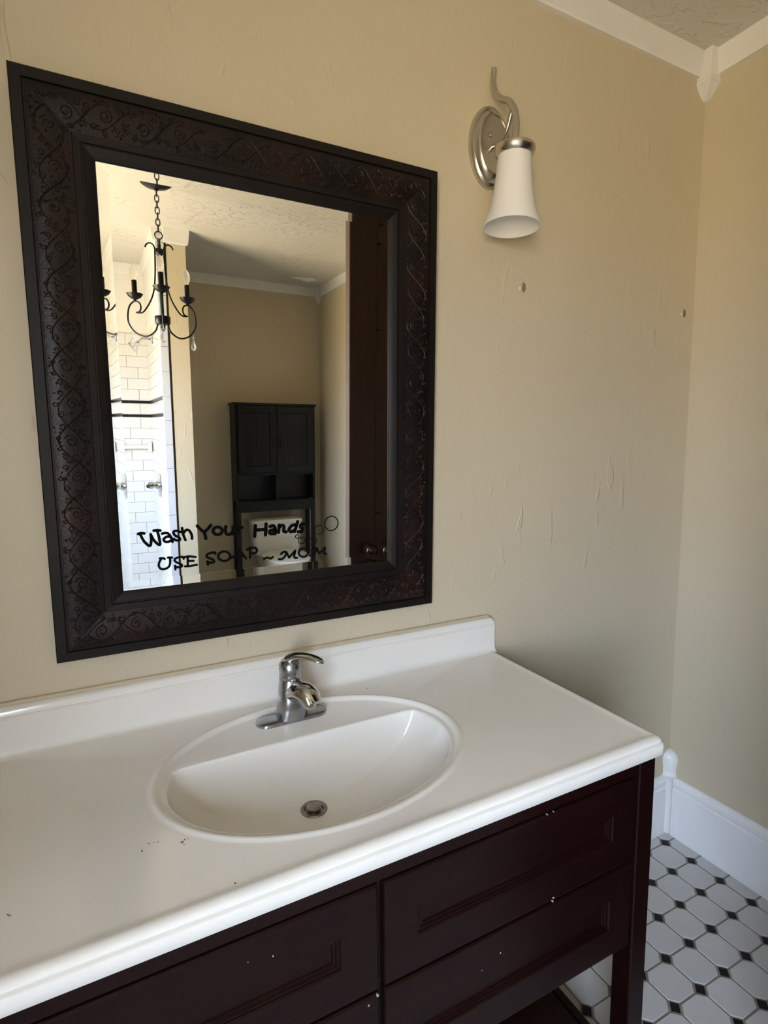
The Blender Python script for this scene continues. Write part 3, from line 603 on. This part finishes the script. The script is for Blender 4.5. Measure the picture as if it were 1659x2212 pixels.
obj('aerator', lathe(NB(), [(0.0125, 0.0), (0.0135, 0.004), (0.0135, 0.014), (0.012, 0.016)], 24, spin((fx, fy-0.058, fz+0.043)), rot=Matrix.Rotation(0.2, 3, 'X')), 'chrome', fa, 40)
obj('handle_hub', lathe(NB(), [(0.0225, 0.090), (0.0235, 0.093), (0.0225, 0.098), (0.0230, 0.104), (0.0240, 0.112), (0.0225, 0.122), (0.0165, 0.130), (0.008, 0.134), (0, 0.135)], 28, (fx, fy+0.002, fz), cap1=False), 'chrome_dull', fa, 50)
hd = Vector((0.60, -0.80, 0)).normalized(); hb = Vector((fx, fy+0.002, fz))
prof_h = [(-0.022, 0.108, 0.010, 0.006), (-0.014, 0.122, 0.0145, 0.008), (0.0, 0.134, 0.0165, 0.0085), (0.018, 0.1405, 0.0155, 0.0075), (0.036, 0.1435, 0.0135, 0.0062), (0.054, 0.1435, 0.0125, 0.0055), (0.068, 0.1415, 0.0120, 0.005), (0.078, 0.1390, 0.0095, 0.0042), (0.084, 0.1372, 0.0045, 0.003)]
bm = NB(); rg = []; sd = Vector((-hd.y, hd.x, 0))
for s_, z_, wv, th in prof_h: rg.append([hb+hd*s_+Vector((0, 0, z_))+sd*wv*math.cos(2*PI*k/20)+Vector((0, 0, 1))*th*math.sin(2*PI*k/20)+hd*(-0.4*th*math.sin(2*PI*k/20)) for k in range(20)])
grid(bm, rg, True, True, True); obj('lever', bm, 'chrome', fa, 70)
# ------------------------------------------------------------------ wall sconce
sx, sz = 0.505, 2.177
sc = thing('wall_sconce', 'brushed nickel wall sconce with an oval plate and frosted white glass shade', 'wall lamp', (sx, 0, sz))
RX = Matrix.Rotation(PI/2, 3, 'X')
bm = NB(); lathe(bm, [(1.0, 0.0), (1.0, 0.008), (0.97, 0.013), (0.90, 0.017), (0.86, 0.017), (0.84, 0.020), (0.80, 0.026), (0.74, 0.029), (0.70, 0.029), (0.68, 0.027), (0.0, 0.027)], 48, (sx, 0, sz), 0.0620, 0.0980, RX, cap1=False)
obj('back_plate', bm, 'nickel', sc, 30)
obj('plate_screw', lathe(NB(), [(0.005, 0), (0.0055, 0.003), (0.0035, 0.006), (0, 0.007)], 16, (sx-0.012, -0.027, sz+0.020), rot=RX, cap1=False), 'nickel', sc, 40)
obj('arm', tube(NB(), smooth_path([(sx-0.006, -0.026, sz-0.006), (sx-0.004, -0.040, sz-0.008), (sx, -0.058, sz-0.002), (sx, -0.074, sz+0.014), (sx, -0.086, sz+0.038), (sx, -0.092, sz+0.058)], 5), [0.0050]*26, 12), 'nickel', sc, 60)
obj('scroll_stem', tube(NB(), smooth_path([(sx, -0.020, sz+0.180), (sx, -0.018, sz+0.150), (sx, -0.026, sz+0.122), (sx, -0.050, sz+0.094), (sx, -0.078, sz+0.074), (sx, -0.098, sz+0.046), (sx, -0.107, sz+0.012), (sx-0.005, -0.110, sz-0.034)], 6), [0.0068+0.0016*min(1, k/26) for k in range(43)], 12), 'nickel', sc, 60)
ax = (sx-0.005, -0.110, 2.13); TL = Matrix.Rotation(0.035, 3, 'Y'); dn = lambda pr: [(r, z_-2.13) for r, z_ in pr]
obj('shade_cap', lathe(NB(), dn([(0.009, 2.150), (0.013, 2.146), (0.020, 2.136), (0.028, 2.131), (0.042, 2.133), (0.0475, 2.130), (0.0485, 2.124), (0.045, 2.114), (0.038, 2.108), (0.028, 2.106), (0.0, 2.106)]), 40, ax, rot=TL, cap1=False), 'nickel', sc, 40)
so = [(0.0395, 2.118), (0.0405, 2.100), (0.0432, 2.062), (0.0470, 2.027), (0.0525, 1.996), (0.0600, 1.972), (0.0685, 1.952)]
prof_s = so+[(0.0690, 1.9500), (0.0675, 1.9490)]+[(r-0.0032, z_) for r, z_ in reversed(so)]
obj('glass_shade', lathe(NB(), dn(prof_s), 48, ax, rot=TL, cap0=False, cap1=False), 'shade', sc, 60)
obj('socket', lathe(NB(), dn([(0.014, 2.106), (0.014, 2.066), (0.012, 2.064), (0.0, 2.064)]), 20, ax, rot=TL, cap1=False), 'trim', sc, 40)
# wall plugs left in the plaster
for (px_, pz_, lab) in ((0.631, 1.853, 'small grey plastic wall plug below the sconce'), (1.316, 1.852, 'small grey wall plug near the room corner')):
    t_ = thing('wall_plug', lab, 'wall plug', (px_, 0, pz_), 'wall plugs left in the plaster')
    obj('plug_body', lathe(NB(), [(0.0075, 0.0), (0.0075, 0.0016), (0.0055, 0.0022), (0.0050, 0.0008), (0.0, 0.0008)], 14, (px_, 0, pz_), 0.85, 1.75, RX, cap1=False), 'plug', t_, 40)
    obj('plaster_crumb', lathe(NB(), [(0.004, 0), (0.003, 0.002), (0, 0.0026)], 7, (px_-0.0125, 0, pz_-0.004), 0.7, 1.3, RX, cap1=False), 'trim', t_, 60)
# ------------------------------------------------------------------ things seen only in the mirror
# chandelier
hx_, hy_, hz_ = -0.094, -1.93, 1.990
ch = thing('chandelier', 'black iron three-arm candle chandelier with crystal drops on a chain, seen in the mirror', 'chandelier', (hx_, hy_, H))
hv = (hx_, hy_, hz_)
obj('canopy', lathe(NB(), [(0.074, H), (0.073, H-0.004), (0.058, H-0.014), (0.030, H-0.023), (0.012, H-0.027), (0.010, H-0.034), (0, H-0.036)], 36, (hx_, hy_, 0), cap1=False), 'iron', ch, 40)
zt = hz_+0.424; nl = 7; zl = (H-0.030-zt)/nl
for k in range(nl):
    zc_ = zt+zl*(k+0.5); bm = NB(); u = Vector((1, 0, 0)) if k % 2 else Vector((0, 1, 0)); hl = zl*0.5+0.003; wv = 0.0095
    pts = [Vector((hx_, hy_, zc_))+u*wv*math.copysign(abs(math.cos(t))**0.6, math.cos(t))+Vector((0, 0, 1))*hl*math.sin(t) for t in [2*PI*q/20 for q in range(21)]]
    tube(bm, pts, 0.0027, 6); obj('chain_link', bm, 'iron', ch, 60)
bm = NB(); torus(bm, (hx_, hy_, hz_+0.405), 0.018, 0.0028, (1, 0, 0), (0, 0, 1)); obj('hanging_ring', bm, 'iron', ch, 60)
obj('stem', lathe(NB(), [(0.0, 0.388), (0.006, 0.386), (0.008, 0.378), (0.0055, 0.370), (0.008, 0.362), (0.008, 0.345), (0.020, 0.340), (0.021, 0.322), (0.014, 0.314), (0.0085, 0.308), (0.0085, 0.02), (0.0085, 0.0)], 20, hv, cap0=False), 'iron', ch, 40)
obj('hub', lathe(NB(), [(0.0, 0.018), (0.036, 0.018), (0.038, 0.014), (0.037, -0.014), (0.034, -0.020), (0.014, -0.024), (0.011, -0.032), (0.013, -0.038), (0.009, -0.048), (0.004, -0.058), (0.0, -0.064)], 28, hv, cap0=False, cap1=False), 'iron', ch, 40)
ARM = [(0.028, -0.020), (0.045, -0.055), (0.094, -0.078), (0.150, -0.060), (0.186, -0.015), (0.190, 0.025), (0.178, 0.058), (0.155, 0.076), (0.138, 0.077), (0.122, 0.068), (0.116, 0.053), (0.122, 0.037), (0.140, 0.031)]
UP = [(0.143, 0.032), (0.107, 0.032), (0.071, 0.063), (0.047, 0.105), (0.034, 0.155), (0.027, 0.228), (0.024, 0.310), (0.025, 0.328), (0.032, 0.344), (0.050, 0.354), (0.068, 0.348), (0.076, 0.335)]
for ang in (PI/2+0.1, PI/2+0.1+2*PI/3, PI/2+0.1+4*PI/3):
    d = Vector((math.cos(ang), math.sin(ang), 0)); W_ = lambda r, z_: Vector(hv)+d*r+Vector((0, 0, z_+0.018*max(0, min(1, z_/0.07))))
    bm = NB(); tube(bm, smooth_path([W_(*p_) for p_ in ARM], 5), 0.0043, 8)
    arm = obj('arm', bm, 'iron', ch, 60)
    obj('upper_scroll', tube(NB(), smooth_path([W_(*p_) for p_ in UP], 5), 0.0040, 8), 'iron', arm, 60)
    c = W_(0.146, 0)+Vector((0, 0, 0.018))
    obj('candle_cup', lathe(NB(), [(0.0, 0.076), (0.007, 0.076), (0.006, 0.084), (0.016, 0.089), (0.030, 0.098), (0.040, 0.114), (0.038, 0.115), (0.026, 0.103), (0.0, 0.098)], 28, c, cap0=False, cap1=False), 'iron', arm, 50)
    obj('candle_sleeve', lathe(NB(), [(0.0125, 0.098), (0.0125, 0.178), (0.0095, 0.180), (0.0, 0.180)], 20, c, cap1=False), 'iron', arm, 40)
    obj('candle_bulb', lathe(NB(), [(0.0075, 0.180), (0.0095, 0.188), (0.0165, 0.206), (0.0175, 0.216), (0.0150, 0.232), (0.009, 0.246), (0.0035, 0.256), (0.0, 0.260)], 20, c, cap1=False), 'bulb', arm, 80)
    c2 = W_(0.172, 0)
    bm = NB(); lathe(bm, [(0.0, -0.060), (0.0050, -0.064), (0.0055, -0.069), (0.0, -0.075)], 10, c2, cap0=False, cap1=False); tube(bm, [c2+Vector((0, 0, -0.045)), c2+Vector((0, 0, -0.062))], 0.0009, 5)
    bd = obj('crystal_bead', bm, 'crystal', arm, 30)
    obj('crystal_drop', lathe(NB(), [(0.0, -0.077), (0.003, -0.081), (0.010, -0.098), (0.0145, -0.113), (0.0120, -0.125), (0.0060, -0.132), (0.0, -0.134)], 8, c2, cap0=False, cap1=False), 'crystal', arm, None)
# shower fittings on the tiled side wall
RY = Matrix.Rotation(-PI/2, 3, 'Y')
t_ = thing('shower_valve', 'chrome shower valve with a round plate on white tile, seen in the mirror', 'shower valve', (XP, -3.03, 1.035))
c = (XP, -3.03, 1.035)
obj('escutcheon', lathe(NB(), [(0.090, 0), (0.089, 0.004), (0.070, 0.012), (0.034, 0.018), (0.0, 0.018)], 40, c, rot=RY, cap1=False), 'chrome', t_, 40)
obj('valve_stem', lathe(NB(), [(0.030, 0.016), (0.028, 0.030), (0.022, 0.034), (0.022, 0.050), (0.027, 0.054), (0.027, 0.070), (0.020, 0.080), (0.0, 0.082)], 28, c, rot=RY, cap1=False), 'chrome', t_, 40)
obj('lever', tube(NB(), [(XP-0.066, -3.03, 1.035), (XP-0.078, -3.00, 1.036), (XP-0.086, -2.965, 1.036)], [0.010, 0.011, 0.013], 12), 'chrome', t_, 60)
t_ = thing('overhead_shower', 'chrome shower head on a bent arm, seen in the mirror beside the chandelier', 'shower head', (XP, -3.04, 2.04))
obj('flange', lathe(NB(), [(0.032, 0), (0.030, 0.006), (0.014, 0.012), (0.0, 0.012)], 24, (XP, -3.04, 2.04), rot=RY, cap1=False), 'chrome', t_, 40)
obj('shower_arm', tube(NB(), smooth_path([(XP-0.004, -3.04, 2.04), (XP-0.040, -3.04, 2.044), (XP-0.068, -3.04, 2.036), (XP-0.092, -3.04, 2.012)], 5), 0.0105, 12), 'chrome', t_, 60)
obj('spray_head', lathe(NB(), [(0.010, 0.0), (0.016, 0.006), (0.013, 0.016), (0.020, 0.028), (0.034, 0.046), (0.038, 0.058), (0.036, 0.062), (0.0, 0.064)], 28, (XP-0.088, -3.04, 2.016), rot=Matrix.Rotation(PI+0.85, 3, 'Y'), cap1=False), 'chrome', t_, 50)
t_ = thing('towel_bar', 'white ceramic towel bar set into the shower wall tile, seen in the mirror', 'towel bar', (-0.17, YF+0.02, 1.288))
yb = YF+0.0195
for xx in (-0.065, -0.285): obj('bar_post', box(NB(), (xx-0.014, yb, 1.252), (xx+0.014, yb+0.075, 1.324), 0.006, 2), 'porcelain', t_, 40)
obj('bar_rod', tube(NB(), [(-0.275, yb+0.055, 1.288), (-0.075, yb+0.055, 1.288)], 0.0135, 14), 'porcelain', t_, 60)
# over-toilet cabinet
c0x, c1x, cyb, cyf = 0.562, 1.240, YF+0.02, -3.344
oc = thing('over_toilet_cabinet', 'tall charcoal storage cabinet standing over the toilet, seen in the mirror', 'cabinet', ((c0x+c1x)/2, (cyb+cyf)/2, 0))
tk = 0.030
for lx in (c0x, c1x-tk):
    for ly in (cyb, cyf-0.034): obj('leg', box(NB(), (lx, ly, 0), (lx+tk, ly+0.034, 0.835), 0.002), 'charcoal', oc)
for lx in (c0x, c1x-0.018): obj('side_panel', box(NB(), (lx, cyb, 0.835), (lx+0.018, cyf, 1.622)), 'charcoal', oc)
obj('top_panel', box(NB(), (c0x-0.012, cyb, 1.622), (c1x+0.012, cyf+0.012, 1.642), 0.002), 'charcoal', oc)
obj('back_panel', box(NB(), (c0x+0.018, cyb, 0.76), (c1x-0.018, cyb+0.008, 1.622)), 'charcoal_in', oc)
obj('cubby_floor', box(NB(), (c0x+tk, cyb+0.008, 0.815), (c1x-tk, cyf, 0.835)), 'charcoal', oc); obj('cubby_ceiling', box(NB(), (c0x+0.018, cyb+0.008, 1.050), (c1x-0.018, cyf, 1.070)), 'charcoal', oc)
obj('cubby_divider', box(NB(), ((c0x+c1x)/2-0.009, cyb+0.008, 0.835), ((c0x+c1x)/2+0.009, cyf, 1.050)), 'charcoal', oc)
obj('apron', box(NB(), (c0x+tk, cyf-0.018, 0.745), (c1x-tk, cyf-0.004, 0.815)), 'charcoal', oc)
obj('lower_crossbar', box(NB(), (c0x+tk, cyb+0.004, 0.16), (c1x-tk, cyb+0.022, 0.20)), 'charcoal', oc)
for k, (a, b) in enumerate(((c0x+0.020, (c0x+c1x)/2-0.0015), ((c0x+c1x)/2+0.0015, c1x-0.020))):
    bm = NB(); ring = lambda d, h: [(a+d, cyf+h, 1.073+d), (b-d, cyf+h, 1.073+d), (b-d, cyf+h, 1.619-d), (a+d, cyf+h, 1.619-d)]
    grid(bm, [ring(0, 0.001), ring(0, 0.017), ring(0.002, 0.019), ring(0.055, 0.019), ring(0.058, 0.011), ring(0.060, 0.011), ring(0.061, 0.013)], True, True, True)
    dd = obj('cabinet_door', bm, 'charcoal', oc, None)
    for q in range(1, 6):
        xx = a+0.062+(b-a-0.124)*q/6
        obj('bead_groove', box(NB(), (xx-0.001, cyf+0.0125, 1.14), (xx+0.001, cyf+0.0140, 1.55)), 'black', dd)
    hxx = b-0.026 if k == 0 else a+0.026
    obj('door_handle', tube(NB(), [(hxx, cyf+0.019, 1.285), (hxx, cyf+0.040, 1.285), (hxx, cyf+0.042, 1.33), (hxx, cyf+0.040, 1.375), (hxx, cyf+0.019, 1.375)], 0.005, 8), 'black', dd, 60)
# toilet
tx_, tyb = 0.895, YF+0.045
to = thing('toilet', 'white porcelain toilet under the charcoal cabinet, seen in the mirror', 'toilet', (tx_, -3.25, 0))
def rrect(x0, x1, y0_, y1_, z_, r, n=6):
    out = []
    for (cx_, cy_, t0) in ((x1-r, y1_-r, 0), (x0+r, y1_-r, PI/2), (x0+r, y0_+r, PI), (x1-r, y0_+r, 1.5*PI)):
        for k in range(n+1): t = t0+PI/2*k/n; out.append((cx_+r*math.cos(t), cy_+r*math.sin(t), z_))
    return out
bm = NB(); yt = tyb+0.185
grid(bm, [rrect(tx_-0.19, tx_+0.19, tyb+0.015, yt-0.02, 0.375, 0.04), rrect(tx_-0.205, tx_+0.205, tyb+0.005, yt-0.006, 0.42, 0.045), rrect(tx_-0.215, tx_+0.215, tyb, yt, 0.64, 0.045)], True, True, True); obj('tank', bm, 'porcelain', to, 50)
bm = NB(); grid(bm, [rrect(tx_-0.222, tx_+0.222, tyb-0.006, yt+0.008, 0.641, 0.05), rrect(tx_-0.226, tx_+0.226, tyb-0.008, yt+0.012, 0.652, 0.05), rrect(tx_-0.222, tx_+0.222, tyb-0.006, yt+0.008, 0.672, 0.05), rrect(tx_-0.19, tx_+0.19, tyb+0.02, yt-0.02, 0.678, 0.05)], True, True, True); obj('tank_lid', bm, 'porcelain', to, 50)
def ovalr(cy_, a, b, z_, n=28): return [(tx_+a*math.cos(2*PI*k/n), cy_+b*math.sin(2*PI*k/n), z_) for k in range(n)]
bm = NB(); grid(bm, [ovalr(-3.16, 0.11, 0.22, 0.0), ovalr(-3.15, 0.10, 0.20, 0.08), ovalr(-3.13, 0.12, 0.20, 0.18), ovalr(-3.10, 0.17, 0.24, 0.30), ovalr(-3.10, 0.185, 0.262, 0.37), ovalr(-3.10, 0.18, 0.255, 0.385)], True, True, True); obj('bowl', bm, 'porcelain', to, 60)
bm = NB(); grid(bm, [rrect(tx_-0.12, tx_+0.12, tyb+0.01, -3.20, 0.20, 0.05), rrect(tx_-0.16, tx_+0.16, tyb+0.01, -3.18, 0.36, 0.05), rrect(tx_-0.16, tx_+0.16, tyb+0.01, -3.18, 0.374, 0.05)], True, True, True); obj('bowl_deck', bm, 'porcelain', to, 50)
bm = NB(); grid(bm, [ovalr(-3.10, 0.188, 0.235, 0.387), ovalr(-3.10, 0.192, 0.240, 0.397), ovalr(-3.10, 0.188, 0.235, 0.412), ovalr(-3.10, 0.15, 0.20, 0.416)], True, True, True); obj('seat_lid', bm, 'porcelain', to, 60)
obj('flush_lever', tube(NB(), [(tx_-0.165, yt, 0.60), (tx_-0.165, yt+0.018, 0.60), (tx_-0.120, yt+0.022, 0.592), (tx_-0.095, yt+0.022, 0.588)], 0.006, 8), 'chrome', to, 60)
# open door beside the mirror's right edge
DA = 0.03
hinge = Vector((XW-0.012, DY1-0.02, 0)); DW, DH, DT = 0.862, 2.31, 0.040
d1 = bpy.data.objects.new('door_1', None); COL.objects.link(d1); d1.location = hinge; d1.rotation_euler = (0, 0, DA); d1['kind'] = 'structure'; d1['label'] = 'dark brown panelled door standing open, seen at the right edge of the mirror'
def dpart(name, a, b, m, bev=0.0015): return obj(name, box(NB(), a, b, bev), m, d1, None, True)
zs = [0.012, 0.22, 0.56, 0.66, 1.00, 1.10, 1.44, 1.54, 1.86, 1.96, 2.19, DH]
dpart('stile', (-0.118, -DT, 0.012), (0, 0, DH), 'door'); dpart('stile', (-DW+0.004, -DT, 0.012), (-DW+0.118, 0, DH), 'door')
dpart('lock_edge', (-DW, -DT+0.0005, 0.012), (-DW+0.004, -0.0005, DH), 'door_edge', 0.0)
for k in range(0, 12, 2): dpart('rail', (-DW+0.118, -DT, zs[k]), (-0.118, 0, zs[k+1]), 'door')
for k in range(1, 11, 2): dpart('panel', (-DW+0.118, -DT+0.013, zs[k]), (-0.118, -0.013, zs[k+1]), 'door', 0.0)
for yy, s_ in ((0.0, 1), (-DT, -1)):
    bm = NB(); lathe(bm, [(0.024, 0), (0.022, 0.006), (0.009, 0.012), (0.009, 0.030), (0.024, 0.040), (0.027, 0.052), (0.020, 0.062), (0.0, 0.066)], 24, (-DW+0.085, yy, 0.95), rot=Matrix.Rotation(-PI/2*s_, 3, 'X'), cap1=False); obj('door_knob', bm, 'bronze', d1, 50, True)
bm = NB()
for a, b in (((XW-0.018, DY0-0.11, 0), (XW, DY0, DZ+0.11)), ((XW-0.010, DY1, 0), (XW, DY1+0.11, DZ+0.11)), ((XW-0.018, DY0, DZ), (XW, DY1, DZ+0.11))): box(bm, a, b, 0.002)
struct('trim_14', bm, 'door', 'dark brown door casing on the right wall')
